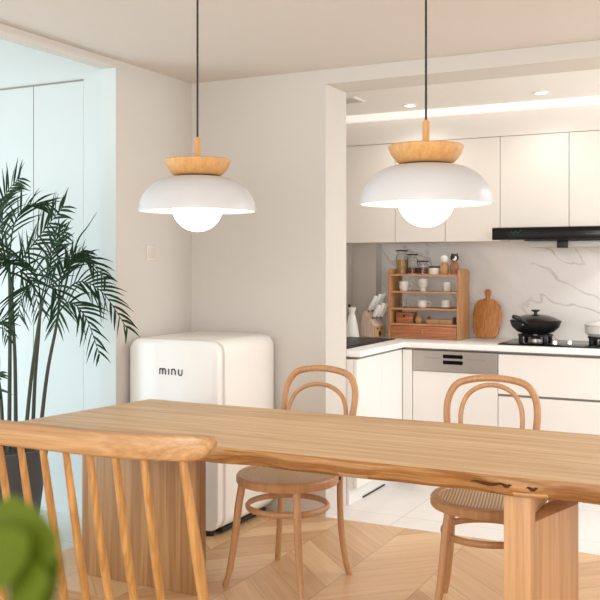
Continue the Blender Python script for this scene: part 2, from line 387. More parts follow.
for k in range(7):
    for a0 in (.16 + .026 * k, .66 + .03 * k): MB().box((W_ * a0, -.597, .80), (W_ * (a0 + .011), -.5945, .808)).build('button', M['cabbody'], cp)
MB().box((0, -.52, 0), (W_, -.5, .09)).build('toe_kick', M['cab'], dw)
xc2 = xb + .9
base('drawer_cabinet', 'white base drawer cabinet under the cooktop, right of the dishwasher', xb, xc2, [(.10, .585), (.60, .845)])
base('drawer_cabinet', 'white base drawer cabinet at the far right beyond the cooktop', xc2, xc2 + .8, [(.10, .585), (.60, .845)])
xl = -2.115
cn = thing('corner_cabinet', 'white filler cabinet in the corner left of the dishwasher', 'cabinet', (xl, 6.22, 0), 0, 'white base cabinets')
MB().box((.0005, yf - 6.22 + .02, .09), (xa - xl - .002, -.1, .85)).build('body', M['cab'], cn)
MB().box((.0005, yf - 6.22, .10), (xa - xl - .002, 0, .85), .0015, 1).build('front_panel', M['cab'], cn)
sd = thing('side_cabinet', 'white base cabinet run on the left side of the kitchen, facing the dishwasher', 'cabinet', (-2.61, WY + .285, 0), 0, 'white base cabinets')
MB().box((0, 0, .09), (xl + 2.61 - .022, 6.1 - WY - .285, .85)).build('body', M['cab'], sd)
MB().box((.05, 0, 0), (xl + 2.61 - .05, 1.1, .09)).build('toe_kick', M['cab'], sd)
MB().box((xl + 2.61 - .049, .2, .0), (xl + 2.61 - .044, .55, .008)).build('kick_shadow', M['dark'], sd)  # thin dark strip painting the shadow along the toe kick gap
y0 = 0.0
for y1 in (.38, .743): 
    MB().box((xl + 2.61 - .02, y0 + .0015, .10), (xl + 2.61, y1 - .0015, .85), .0015, 1).build('door', M['cab'], sd); y0 = y1
# worktop: one L-shaped slab
wt = MB().prism([(-2.675, WY + .29), (xl + .02, WY + .29), (xl + .02, yf - .02), (3.0, yf - .02), (3.0, 6.225), (-2.49, 6.225), (-2.49, 6.115), (-2.675, 6.115)], .865, .90, .003)
wto = tag(wt.build('worktop', M['top']), 'white L-shaped quartz kitchen worktop', 'worktop')
MB().box((-2.6, 4.92, .853), (xl - .01, 6.1, .8645)).box((xl, 5.65, .853), (3.0, 6.2, .8645)).build('shadow_rail', M['cabbody'], wto)  # grey rail whose colour stands in for the recess shadow below the slab
# black inset sink on the side run
sk = thing('inset_sink', 'black inset basin on the left arm of the worktop', 'sink', (-2.39, 5.36, .90))
MB().prism([(-.17, -.38), (.17, -.38), (.17, .42), (-.17, .42)], 0, .006, .002).build('rim', M['blackmetal'], sk)
MB().box((-.13, -.3, .0062), (.13, .12, .008)).build('basin', M['blackmetal'], sk)

# hood
hx = P(492, 234, Y=5.72).x
hd = thing('range_hood', 'slim black glass range hood under the wall cabinets', 'range hood', (hx, 5.72, 1.558))
MB().box((0, 0, 0), (.9, .03, .076), .003).build('front_band', M['blackglass'], hd)
MB().box((.004, .03, .03), (.896, .50, .08)).build('hood_body', M['cabbody'], hd)
MB().box((.2, .12, -.044), (.85, .48, -.008), .004).build('filter_tray', M['tray'], hd)
MB().box((.18, .10, -.006), (.85, .119, .03), .002).build('tray_lip', M['blackmetal'], hd)
MB().prism([(.385, .085), (.455, .085), (.445, .12), (.395, .12)], -.052, -.005, .003).build('latch', M['blackmetal'], hd)
lg = MB()
for a, b in [((.13, .030), (.15, .055)), ((.15, .055), (.165, .04)), ((.165, .04), (.185, .062)), ((.12, .05), (.15, .035))]:
    lg.tube([(a[0], -.001, a[1]), (b[0], -.001, b[1])], .0022, 6)
lg.build('green_mark', plain('green_mark', (20, 74, 48), .5), hd)

# cooktop
ct = thing('gas_cooktop', 'black glass gas cooktop set in the worktop under the wok', 'cooktop', (-1.5, 5.68, .90))
MB().box((0, 0, 0), (.85, .45, .008), .003).build('glass_plate', M['blackglass'], ct)
def burner(x, y):
    g = MB()
    for k in range(4):
        a = PI / 4 + k * PI / 2; c, s = math.cos(a), math.sin(a)
        mt = Matrix.Translation((x, y, 0)) @ Matrix.Rotation(a, 4, 'Z')
        g.box((.03, -.007, .045), (.115, .007, .056), .002, mat=mt); g.box((.098, -.012, .008), (.118, .012, .056), .002, mat=mt)
    pts = [(x + .105 * math.cos(a * PI / 16), y + .105 * math.sin(a * PI / 16), .05) for a in range(32)]
    g.tube(pts, .006, 8, closed=True); g.build('pan_support', M['blackmetal'], ct)
    MB().lathe([(0, .036), (.028, .036), (.045, .028), (.048, .008), (0, .008)], (x, y, 0)).build('burner_cap', M['steel'], ct)
wk_p = P(535.5, 321, Y=5.93)
bx1 = wk_p.x + 1.5; burner(bx1, .25); bx2 = -.885 + 1.5; burner(bx2, .25)
for px in (554.5, 569.5):
    q = P(px, 343, H=.915)
    k = MB().lathe([(0, .008), (.019, .008), (.017, .03), (.0, .032)], (q.x + 1.5, q.y - 5.68, 0), 20).build('knob', M['chrome'], ct)

wok = thing('wok', 'black lidded wok on the left gas burner', 'wok', (wk_p.x, 5.93, .957))
MB().lathe([(0, 0), (.07, .001), (.115, .016), (.148, .046), (.160, .078), (.163, .086), (.154, .085), (.142, .05), (.11, .022), (0, .006)], n=40).build('pan', M['blackmetal'], wok)
ld = MB().lathe([(.153, .086), (.156, .090), (.12, .108), (.07, .122), (.02, .128), (0, .129), (0, .124), (.12, .104), (.153, .086)], n=40).build('lid', plain('smoked_glass_lid', (48, 38, 36), .12), wok)
MB().lathe([(0, .127), (.012, .128), (.010, .140), (.026, .148), (.026, .156), (0, .158)], n=20).build('knob', M['blackmetal'], ld)
hv = Vector((-.10, -.99, 0)).normalized()
MB().tube([hv * .15 + Vector((0, 0, .072)), hv * .19 + Vector((-.015, 0, .09)), hv * .225 + Vector((-.035, 0, .112)), hv * .255 + Vector((-.055, 0, .122))], [.012, .014, .016, .013], 10).build('handle', M['blackmetal'], wok)
rv = MB()
for sx in (-.014, .014): rv.lathe([(0, 0), (.006, 0), (.006, .004), (0, .005)], (0, 0, 0), 10, mat=Matrix.Translation((sx - .03, -.145, .068)) @ Matrix.Rotation(PI / 2, 4, 'X'))
rv.build('rivet', M['chrome'], wok)
pt = thing('casserole', 'white lidded casserole on the right gas burner', 'pot', (-.885, 5.93, .957))
MB().lathe([(0, 0), (.10, 0), (.125, .02), (.128, .065), (.122, .065), (.118, .022), (0, .008)], n=36).build('pot_body', M['ceramic'], pt)
ldp = MB().lathe([(.128, .066), (.13, .072), (.11, .086), (.04, .094), (0, .095), (0, .07), (.12, .066)], n=36).build('lid', M['ceramic'], pt)
MB().lathe([(0, .094), (.01, .094), (.016, .11), (0, .114)], n=16).build('knob', M['ceramic'], ldp)

# cutting board
cbd = thing('cutting_board', 'rounded wooden cutting board with a handle leaning on the marble wall', 'cutting board', (P(486, 337, Y=6.15).x, 6.15, .902))
prof = [(-.055, 0), (.055, 0), (.085, .03), (.098, .10), (.102, .16), (.09, .22), (.062, .255), (.03, .266), (.016, .272), (.013, .285), (.02, .30), (.021, .32), (.012, .336), (-.012, .336), (-.021, .32), (-.02, .30), (-.013, .285), (-.016, .272), (-.03, .266), (-.065, .255), (-.09, .22), (-.1, .16), (-.095, .10), (-.085, .03)]
R_ = Matrix.Rotation(math.radians(-9), 4, 'X') @ Matrix(((1, 0, 0, 0), (0, 0, 1, 0), (0, 1, 0, 0), (0, 0, 0, 1)))
MB().prism(prof, -.009, .009, .003, mat=R_).build('board', M['board'], cbd)
nt_ = MB()
for k in range(5): nt_.box((-.101, .07 + k * .024, .0085), (-.085, .076 + k * .024, .0105), mat=R_)
nt_.build('burnt_notch', M['redwood'], cbd)

# crockery shelf
SX0, SX1, SY, SD = -2.306, -1.80, 5.86, .225
sh = thing('crockery_shelf', 'small wooden countertop shelf unit holding jars, cups and a drawer', 'shelf', ((SX0 + SX1) / 2, SY, .90))
hw = (SX1 - SX0) / 2
levels = [.103, .208, .322, .437]
for sgn in (-1, 1):
    x0 = sgn * hw; x1 = x0 - sgn * .02
    pr = [(0, 0), (SD, 0), (SD, .455), (SD - .05, .474), (.04, .474), (0, .455)]
    mtx = Matrix(((0, 0, 1, min(x0, x1)), (1, 0, 0, 0), (0, 1, 0, 0), (0, 0, 0, 1)))
    MB().prism(pr, 0, .02, .002, mat=mtx).build('side_panel', M['shelfside'], sh)
for z in levels: MB().box((-hw + .021, .004, z - .012), (hw - .021, SD, z), .001, 1).build('shelf_board', M['shelf'], sh)
MB().box((-hw + .021, .012, .002), (hw - .021, SD, .012)).build('shelf_board', M['shelf'], sh)
dr = MB().box((-hw + .023, 0, .014), (hw - .023, .15, .088), .002).build('drawer', M['redwood'], sh)
MB().tube([(0, -.003, .04), (0, -.014, .046), (0, -.016, .055), (0, -.003, .064)], .006, 8).build('drawer_pull', M['doll'], dr)

def onshelf(px, lev, dy=.09):
    r = P(px, 300, Y=SY + dy); return (r.x, r.y, .90 + levels[lev] + .0005)
def clipjar(px, h, r, fill, mat, label, openlid=True):
    j = thing('glass_jar', label, 'jar', onshelf(px, 3), 0, 'glass jars on the shelf top')
    MB().lathe([(0, 0), (r, 0), (r, h * .8), (r * .72, h * .9), (r * .72, h), (r * .67, h), (r * .67, h * .9), (r * .93, h * .79), (r * .93, .004), (0, .004)], n=20).build('jar_body', M['glass'], j)
    MB().lathe([(0, .005), (r * .9, .005), (r * .9, fill), (0, fill)], n=20).build('contents', mat, j)
    MB().lathe([(0, 0), (r * 1.05, 0), (r * 1.08, .004), (r * 1.02, .009), (0, .011)], (0, 0, h + .001), n=20).build('lid', M['blackmetal'] if openlid else M['board'], j)
clipjar(402, .155, .040, .10, M['grain'], 'tallest glass jar with dark lid, filled with tan grain, far left on shelf top')
clipjar(412.5, .128, .036, .045, M['beans'], 'glass jar with dark lid and a low layer of red beans, second on shelf top')
clipjar(423, .082, .038, .045, M['beans'], 'short glass jar half full of red beans, third on shelf top')
jw = thing('storage_tin', 'low round cream tin with dark lid on the shelf top', 'tin', onshelf(434.5, 3), 0)
MB().lathe([(0, 0), (.036, 0), (.038, .004), (.038, .042), (0, .042)], n=24).build('tin_body', M['ceramic'], jw)
MB().lathe([(.0, .043), (.039, .043), (.039, .054), (0, .055)], n=24).build('lid', M['blackmetal'], jw)
def doll(px, h, r, bm_, label, ears):
    d = thing('wooden_figurine', label, 'figurine', onshelf(px, 3, .08), 0)
    MB().lathe([(0, 0), (r * .85, 0), (r, h * .2), (r * .95, h * .45), (r * .6, h * .68), (0, h * .7)], n=20).build('figure_body', bm_, d)
    hd_ = MB().lathe([(0, 0)] + [(r * .95 * math.sin(a * PI / 10), r * .9 * (1 - math.cos(a * PI / 10))) for a in range(1, 10)] + [(0, r * 1.8)], (0, 0, h * .66), n=20)
    head = hd_.build('head', M['blackmetal'] if ears else M['ceramic'], d)
    if ears:
        for s in (-1, 1): MB().lathe([(.007, 0), (.004, .009), (0, .016)], (s * r * .6, 0, h * .66 + r * 1.5), 8).build('ear', M['blackmetal'], head)
        MB().lathe([(0, 0), (r * .62, 0), (r * .5, .006), (0, .009)], n=16, mat=Matrix.Translation((.004, -r * .62, h * .66 + r * .8)) @ Matrix.Rotation(PI / 2, 4, 'X') ).build('face', M['ceramic'], head)
    e = MB()
    for s in (-1, 1): e.lathe([(0, -.003), (.003, 0), (0, .003)], (s * r * .3 + .003, -r * .98, h * .66 + r), 8)
    e.build('eye', M['blackmetal'], head)
doll(444.5, .112, .031, M['doll'], 'pale wooden peg figurine with a white head on the shelf top', False)
doll(454.5, .128, .030, M['doll2'], 'darker wooden figurine with a black eared head at the right of shelf top', True)
def handle(r, h, ang, parent, m, s=1.0):
    pts = [(r * .95, 0, h * .78), (r * 1.35, 0, h * .82), (r * 1.6, 0, h * .55), (r * 1.35, 0, h * .28), (r * .9, 0, h * .25)]
    MB().tube([Matrix.Rotation(ang, 3, 'Z') @ Vector(p) for p in spline(pts, 5)], .004 * s, 8).build('handle', m, parent)
def cup(px, lev, h, r, label, hang=None, foot=0.0, name='cup', saucer=False, dy=.08, cat='cup'):
    c = thing(name, label, cat, onshelf(px, lev, dy), 0, 'crockery on the small shelf'); b = foot + (.008 if saucer else 0)
    pr = [(0, b), (r * .7, b), (r * .95, b + h * .2), (r, b + h), (r * .93, b + h), (r * .86, b + h * .25), (0, b + h * .1)]
    bd = MB().lathe(pr, n=24).build('bowl', M['ceramic'], c)
    if foot: MB().lathe([(0, 0), (r * .6, 0), (r * .55, foot * .8), (r * .7, foot), (0, foot)], n=20).build('foot', M['ceramic'], c)
    if saucer: MB().lathe([(0, 0), (r * .9, 0), (r * 1.75, .011), (r * 1.75, .015), (r * .9, .008), (0, .008)], n=24).build('saucer', M['ceramic'], c)
    if hang is not None: handle(r, h, hang, bd, M['ceramic'])
    return c
cup(404, 2, .066, .034, 'white mug with right-hand handle on the upper cup shelf, left', .3, name='mug', cat='mug')
gob = cup(423, 2, .062, .034, 'white footed cup with a printed mark, middle of the upper cup shelf', None, .022)
MB().tube([(-.009, -.0345, .06), (-.009, -.0345, .045), (.0, -.0355, .042), (.009, -.0345, .045), (.009, -.0345, .06)], .0014, 6).build('printed_mark', M['cabbody'], gob)
cup(447.5, 2, .062, .032, 'plain white handleless cup at the right of the upper cup shelf', None, name='tumbler')
gt = tag(MB().lathe([(0, 0), (.024, 0), (.03, .068), (.0285, .068), (.0225, .003), (0, .003)], n=24).build('drinking_glass', M['glass']), 'clear drinking glass at the left of the lower cup shelf', 'glass'); gt.location = onshelf(403, 1, .08)
cup(422.5, 1, .05, .034, 'white teacup with right-hand handle in the middle of the lower cup shelf', .3, name='teacup', cat='cup')
cup(446, 1, .046, .032, 'white teacup standing on a saucer, lower cup shelf right', None, name='teacup', saucer=True)
bx = thing('wooden_box', 'small reddish wooden box with a lid on the bottom shelf', 'box', onshelf(406.5, 0, .09))
MB().box((-.06, -.045, 0), (.06, .045, .048), .002).build('box_body', M['redwood'], bx)
bl = MB().box((-.062, -.047, .049), (.062, .047, .072), .003).build('lid', M['redwood'], bx)
MB().box((-.006, -.05, .04), (.006, -.0475, .056)).build('clasp', M['blackmetal'], bl)
pe = tag(MB().lathe([(0, 0), (.018, 0), (.026, .012), (.027, .026), (.020, .044), (.008, .060), (0, .064)], n=24).build('wooden_pear', M['doll']), 'pale egg-shaped wooden ornament between the box and the tray', 'ornament'); pe.location = onshelf(419, 0, .07)
tr = thing('wooden_tray', 'shallow pale wooden tray on the bottom shelf, right', 'tray', onshelf(441, 0, .085))
MB().box((-.085, -.04, 0), (.085, .04, .006), .002).build('tray_base', M['doll'], tr)
for a, b in [((-.088, -.043), (.088, -.037)), ((-.088, .037), (.088, .043))]: MB().box((a[0], a[1], 0), (b[0], b[1], .03), .002).build('tray_side', M['doll'], tr)
for s in (-1, 1): MB().box((s * .09 - .004, -.043, 0), (s * .09 + .004, .043, .046), .002).build('tray_end', M['shelfside'], tr)

# knife block and white bottle
kb = thing('knife_block', 'pale slanted wooden knife block full of steel knives', 'knife block', (-2.43, 5.90, .902), math.radians(-22))
mtx = Matrix(((1, 0, 0, 0), (0, 0, 1, -.055), (0, 1, 0, 0), (0, 0, 0, 1)))
MB().prism([(-.09, 0), (.055, 0), (.055, .085), (-.035, .18), (-.05, .16)], 0, .11, .003, mat=mtx).build('block', M['knifewood'], kb)
fp = MB().box((.0555, -.052, .004), (.061, .052, .080), .002).build('front_plate', M['doll'], kb)
for q0, q1 in (((-.008, .012), (.010, .042)), ((-.026, .055), (-.014, .067)), ((.014, .055), (.026, .067))): MB().box((.0612, q0[0], q0[1]), (.063, q1[0], q1[1])).build('dark_cutout', M['blackmetal'], fp)
for i, (x, y, l) in enumerate([(-.018, -.037, .13), (-.018, .0, .145), (-.018, .037, .15), (.024, -.037, .11), (.024, .0, .125), (.024, .037, .13)]):
    d = Vector((.56, 0, .83)); b0 = Vector((x, y, .085 + (.055 - x) * 1.056)) + d * .013
    kn = thing('kitchen_knife', ['%s white-handled knife in the %s row of the knife block' % (a_, b_) for b_ in ('upper', 'lower') for a_ in ('nearest', 'middle', 'farthest')][i], 'knife', (0, 0, 0), 0, 'knives in the knife block')
    kn.matrix_world = Matrix.Translation((-2.43, 5.90, .902)) @ Matrix.Rotation(math.radians(-22), 4, 'Z')
    MB().tube([b0 + d * .02, b0 + d * (l * .5), b0 + d * l], [.013, .0172, .015], 8, flat=.8).build('knife_handle', M['ceramic'], kn)
    MB().tube([b0, b0 + d * .02], .009, 8, flat=.6).build('bolster', M['chrome'], kn)
wbt = thing('white_bottle', 'tall white waisted bottle beside the doorway edge on the worktop', 'bottle', (P(352, 330, Y=5.83).x, 5.83, .902))
MB().lathe([(0, 0), (.05, 0), (.052, .01), (.04, .08), (.026, .14), (.018, .165), (.030, .205), (.026, .205), (.014, .165), (0, .16)], n=28).build('bottle_body', M['ceramic'], wbt)
MB().box((-.028, -.006, .195), (-.012, .006, .225), .002).build('spout', M['blackmetal'], wbt)

# ---------------------------------------------------------------- fridge
fx0, fx1, fy0, fy1, fz0, fz1 = -3.05, -2.485, 3.965, 4.565, .03, 1.012
fr = thing('refrigerator', 'small cream retro refrigerator with rounded corners against the wall', 'refrigerator', ((fx0 + fx1) / 2, fy0, 0))
fw = (fx1 - fx0) / 2
def rrect(x0, x1, z0, z1, r, n=8):
    pts = []
    for cx, cz, a0 in ((x1 - r, z1 - r, 0), (x0 + r, z1 - r, PI / 2), (x0 + r, z0 + r, PI), (x1 - r, z0 + r, 3 * PI / 2)):
        for k in range(n + 1): pts.append((cx + r * math.cos(a0 + k * PI / 2 / n), cz + r * math.sin(a0 + k * PI / 2 / n)))
    return pts
YZ = lambda y: Matrix(((1, 0, 0, 0), (0, 0, 1, y), (0, 1, 0, 0), (0, 0, 0, 1)))
MB().prism(rrect(-fw, fw, fz0, fz1, .07), .075, fy1 - fy0, .012, mat=YZ(0)).build('cabinet_body', M['fridge'], fr)
MB().prism(rrect(-fw + .008, fw - .008, fz0 + .008, fz1 - .008, .065), .062, .078, mat=YZ(0)).build('door_seal', M['seal'], fr)
fd = MB().prism(rrect(-fw, fw, fz0, fz1, .07), 0, .064, .022, mat=YZ(0)).build('door', M['fridge'], fr)
# raised lettering: m i n i
def stroke(mb, pts, r=.0035): mb.tube([(x, -.002, z) for x, z in pts], r, 6)
lt = MB(); zb, hgt = .826, .030
xx = 0
def arch(mb, x, w_):
    stroke(mb, [(x, zb), (x, zb + hgt)]); stroke(mb, [(x, zb + hgt * .75), (x + w_ * .3, zb + hgt), (x + w_ * .7, zb + hgt), (x + w_, zb + hgt * .7), (x + w_, zb)])
lx = P(160, 370, Y=fy0).x - (fx0 + fx1) / 2
arch(lt, lx, .018); stroke(lt, [(lx + .018, zb + hgt * .7), (lx + .024, zb + hgt), (lx + .031, zb + hgt), (lx + .036, zb + hgt * .7), (lx + .036, zb)])
stroke(lt, [(lx + .056, zb), (lx + .056, zb + hgt)])
arch(lt, lx + .076, .022)
stroke(lt, [(lx + .118, zb + hgt), (lx + .118, zb + hgt * .3), (lx + .124, zb), (lx + .134, zb), (lx + .140, zb + hgt * .3), (lx + .140, zb + hgt)])
lt.build('lettering', M['letter'], fd)
for sx in (-1, 1):
    for y in (.05, .5): MB().lathe([(0, 0), (.02, 0), (.02, .032), (0, .032)], (sx * (fw - .08), y, 0), 16).build('foot', M['dark'], fr)
MB().box((-fw + .03, .09, .012), (fw - .03, .55, .034)).build('base_plate', M['dark'], fr)

sp_ = P(150.5, 253, X=WX)
sw = thing('light_switch', 'cream light switch on the wall above the refrigerator', 'light switch', (WX, sp_.y, sp_.z))
MB().box((0, -.043, -.043), (.008, .043, .043), .003).build('switch_plate', plain('switch_plastic', (228, 220, 210), .4), sw)
MB().box((.0082, -.03, -.03), (.011, .03, .03), .001).build('rocker', plain('switch_plastic_b', (218, 209, 198), .4), sw)

# ---------------------------------------------------------------- pendants
def pendant(x, y, label):
    rim = 1.61
    t = thing('pendant_lamp', label, 'pendant lamp', (x, y, rim), 0, 'pendant lamps over the dining table')
    R = .23; H_ = .137; rn = .093
    pr = []
    for k in range(15):
        a = k / 14; ang = a * PI / 2
        pr.append((rn * .85 + (R - rn * .85) * math.cos(ang) ** 1.0, H_ * math.sin(ang)))
    inner = [(r - .004, max(z - .004, 0.001)) for r, z in pr][::-1]
    MB().lathe(pr + [(rn * .6, H_), (rn * .6, H_ - .004)] + inner, n=64, closed=True).build('shade', M['shade'], t)
    MB().lathe([(0, H_ - .002), (.080, H_ - .002), (.080, H_ + .004), (0, H_ + .004)], n=48).build('gasket', M['dark'], t)
    wd = MB().lathe([(0, H_ + .004), (.088, H_ + .004), (.100, H_ + .010), (.113, H_ + .025), (.123, H_ + .040), (.129, H_ + .056), (.130, H_ + .064), (.125, H_ + .068), (0, H_ + .068)], n=48).build('wooden_bowl', M['lampwood'], t)
    MB().lathe([(0, H_ + .068), (.012, H_ + .068), (.012, H_ + .148), (.008, H_ + .156), (0, H_ + .156)], n=20).build('wooden_stem', M['lampwood'], t)
    top = CH - rim
    MB().tube([(0, 0, H_ + .15), (0, 0, top - .02)], .0042, 8).build('cord', M['cord'], t)
    MB().lathe([(0, top - .018), (.045, top - .018), (.05, top - .012), (.05, top - .001), (0, top - .001)], n=28).build('ceiling_rose', M['lampwood'], t)
    br = .1; c = .021
    MB().lathe([(0, c - br)] + [(br * math.sin(a * PI / 20), c - br * math.cos(a * PI / 20)) for a in range(1, 20)] + [(0, c + br)], n=40).build('bulb', M['bulb'], t)
pendant(P(197.5, 205, Y=3.03).x, 3.03, 'left pendant lamp, white dome with wooden bowl top, above the refrigerator')
pendant(P(426, 205, Y=3.03).x, 3.03, 'right pendant lamp, white dome with wooden bowl top, in front of the kitchen')

# ---------------------------------------------------------------- dining table
TZ = .75; TT = .062
tb = thing('dining_table', 'long light oak slab dining table with a rough live edge', 'table', (-1.2, 3.2, 0))
random.seed(11)
def tabletop():
    t = bmesh.new(); n = 90; rows = []
    xr = .35
    ph = [random.uniform(0, 6.28) for _ in range(8)]
    for i in range(n + 1):
        u = i / n
        yn, yf_ = 2.79, 3.642
        xn = -2.775 + (xr + 2.775) * u; xf = -2.665 + (xr + 2.665) * u
        w1 = .010 * math.sin(xn * 2.3 + ph[0]) + .006 * math.sin(xn * 6.1 + ph[1]) + .003 * math.sin(xn * 19 + ph[2])
        w2 = .008 * math.sin(xf * 2.1 + ph[3]) + .004 * math.sin(xf * 7 + ph[4])
        b1 = .012 * math.sin(xn * 9 + ph[5]) + .008 * math.sin(xn * 23 + ph[6])
        a = Vector((xn, yn + w1, TZ)); b = Vector((xf, yf_ + w2, TZ))
        sec = [a + Vector((0, .004, 0)), b + Vector((0, -.004, 0)), b + Vector((0, .0, -.006)), b + Vector((0, -.01, -TT * .6)), b + Vector((0, -.03, -TT)),
               a + Vector((0, .028 + b1 * .6, -TT)), a + Vector((0, .012 + b1, -TT * .72)), a + Vector((0, .002 + b1 * .5, -TT * .35)), a + Vector((0, 0, -.005))]
        rows.append([t.verts.new(v - Vector((-1.2, 3.2, 0))) for v in sec])
    m = len(rows[0])
    for i in range(n):
        for k in range(m): t.faces.new((rows[i][k], rows[i + 1][k], rows[i + 1][(k + 1) % m], rows[i][(k + 1) % m]))
    t.faces.new(rows[0]); t.faces.new(rows[-1][::-1]); bmesh.ops.recalc_face_normals(t, faces=t.faces)
    mb = MB(); mb._add(t); o = mb.build('tabletop', M['oak'], tb, angle=50); o.data.materials.append(M['oakedge'])
    for p in o.data.polygons:
        if abs(p.normal.z) < .75: p.material_index = 1
    return o
top_ = tabletop()
# dark bark cavities on the near edge
cv = MB()
for px0, px1, dz in ((470, 506, .001), (500, 512, .0), (526, 538, -.002)):
    cv = MB(); a, b = P(px0, 492, Y=2.788), P(px1, 492, Y=2.788); n = 8; pts = []
    for k in range(n + 1):
        q = a.lerp(b, k / n); pts.append((q.x + 1.2, 2.789 - 3.2 + .002 * math.sin(k * 2), TZ - .026 + dz + .003 * math.sin(k * 1.1)))
    cv.tube(pts, [.001 + .0045 * math.sin(PI * k / n) for k in range(n + 1)], 8); cv.build('bark_cavity', M['bark'], top_)
zt = TZ - TT - .001
def tleg(name, polys, m, **k):
    mb = MB()
    for poly, z0, z1 in polys: mb.prism([(x + 1.2, y - 3.2) for x, y in poly], z0, z1, .003)
    return mb.build(name, m, tb)
tleg('leg', [([(-2.73, 3.25), (-2.148, 3.25), (-2.148, 3.33), (-2.73, 3.33)], 0, zt), ([(-2.772, 3.262), (-2.7305, 3.262), (-2.7305, 3.50), (-2.772, 3.50)], 0, zt)], M['legoak_shade'])
tleg('leg', [([(-.734, 2.85), (-.650, 2.85), (-.641, 2.884), (-.725, 2.884)], 0, zt), ([(-.725, 2.885), (-.641, 2.885), (-.562, 3.17), (-.646, 3.19)], 0, .598), ([(-.646, 3.19), (-.562, 3.17), (-.66, 3.58), (-.744, 3.56)], 0, .598)], M['legoak'])
tleg('cross_rail', [([(-.72, 2.90), (-.660, 2.90), (-.66, 3.54), (-.73, 3.54)], .6, zt)], M['legoak'])

# ---------------------------------------------------------------- bentwood chairs
def bentwood(name, label, loc, rz, ihw, itop):
    t = thing(name, label, 'chair', loc, rz, 'bentwood cane chairs at the far side of the table')
    Rr = .228
    MB().lathe([(Rr - .034, .440), (Rr - .004, .440), (Rr, .446), (Rr, .470), (Rr - .006, .478), (Rr - .034, .478), (Rr - .038, .474), (Rr - .038, .444)], n=48, closed=True).build('seat_frame', M['beech'], t)
    MB().lathe([(0, .466), (.1, .468), (Rr - .036, .474), (Rr - .036, .470), (.1, .464), (0, .462)], n=40).build('cane_seat', M['cane'], t)
    for s in (-1, 1):
        MB().tube(spline([(s * .140, -.150, .445), (s * .152, -.162, .34), (s * .165, -.172, .2), (s * .182, -.184, .07), (s * .198, -.198, .0)], 5), [.017] * 6 + [.0165] * 5 + [.015] * 5 + [.0125] * 5, 12).build('leg', M['beech'], t)
    # rear legs and outer back in one bent piece
    half = [(-.195, .215, 0), (-.180, .200, .08), (-.165, .190, .22), (-.158, .192, .40), (-.160, .205, .50), (-.176, .238, .64), (-.190, .270, .76), (-.178, .292, .84), (-.13, .306, .893), (0, .312, .912)]
    path = spline(half + [(-x, y, z) for x, y, z in half[-2::-1]], 6)
    MB().tube(path, [.0135 + .002 * math.sin(PI * i / (len(path) - 1)) for i in range(len(path))], 12).build('back_frame', M['beech'], t)
    h2 = [(-ihw * .72, .203, .472), (-ihw * .84, .213, .56), (-ihw * .96, .233, .66), (-ihw, .252, itop - .12), (-ihw * .82, .270, itop - .05), (-ihw * .45, .280, itop - .012), (0, .284, itop)]
    p2 = spline(h2 + [(-x, y, z) for x, y, z in h2[-2::-1]], 6)
    MB().tube(p2, .0105, 10).build('inner_back_loop', M['beech'], t)
    pts = [(.178 * math.cos(a * PI / 24), .178 * math.sin(a * PI / 24), .335) for a in range(48)]
    MB().tube(pts, .0105, 10, closed=True, flat=1.3).build('stretcher_ring', M['beech'], t)
    sc = MB()
    for s in (-1, 1): sc.lathe([(0, -.006), (.008, -.004), (.008, .004), (0, .006)], n=12, mat=Matrix.Translation((s * .207, .10, .458)) @ Matrix.Rotation(PI / 2, 4, 'Y'))
    sc.build('screw_cap', M['blackmetal'], t)
    return t
bentwood('bentwood_chair', 'bentwood chair with round cane seat standing beside the refrigerator', (-1.893, 3.60, 0), math.radians(-5), .155, .84)
bentwood('bentwood_chair', 'bentwood chair with cane seat pushed under the table next to its right leg', (-.99, 3.60, 0), math.radians(12), .128, .885)

# ---------------------------------------------------------------- spindle-back bench
bn = thing('spindle_back_bench', 'oak bench with curved top rail and round spindles seen from behind', 'bench', (-1.955, 1.94, 0))
bhw = .765
def cry(x): # crest line in plan, local
    a = max(0, abs(x) - .42) / (bhw - .42); return -.135 + .075 * a * a
def crest():
    t = bmesh.new(); rows = []; n = 60
    for i in range(n + 1):
        x = -bhw + 2 * bhw * i / n; e = (bhw - abs(x)) / .06
        k = min(1, math.sqrt(max(0, 1 - (1 - min(1, e)) ** 2)) * .75 + .25) if e < 1 else 1
        zt_ = .989 - .004 * (1 - k); zb_ = .989 - .064 * (0.28 + .72 * k); y = cry(x); th = .017 * (.6 + .4 * k)
        zm = (zt_ + zb_) / 2
        # section leaning backwards (top is farther from the seat)
        sec = [(-th - .012, zt_ - .006), (-th - .006, zt_), (th - .012, zt_), (th - .006, zt_ - .006), (th + .006, zb_ + .008), (th, zb_), (-th + .006, zb_), (-th + .0, zb_ + .008)]
        rows.append([t.verts.new((x, y + a, z)) for a, z in sec])
    m = 8
    for i in range(n):
        for k in range(m): t.faces.new((rows[i][k], rows[i + 1][k], rows[i + 1][(k + 1) % m], rows[i][(k + 1) % m]))
    t.faces.new(rows[0]); t.faces.new(rows[-1][::-1]); bmesh.ops.recalc_face_normals(t, faces=t.faces)
    mb = MB(); mb._add(t); return mb
crest().build('top_rail', M['bench'], bn, angle=60)
sy = lambda x: -.04 + .04 * (abs(x) / bhw) ** 2
MB().box((-.755, -.07, .365), (.755, .26, .40), .012, 3).build('seat', M['bench'], bn)
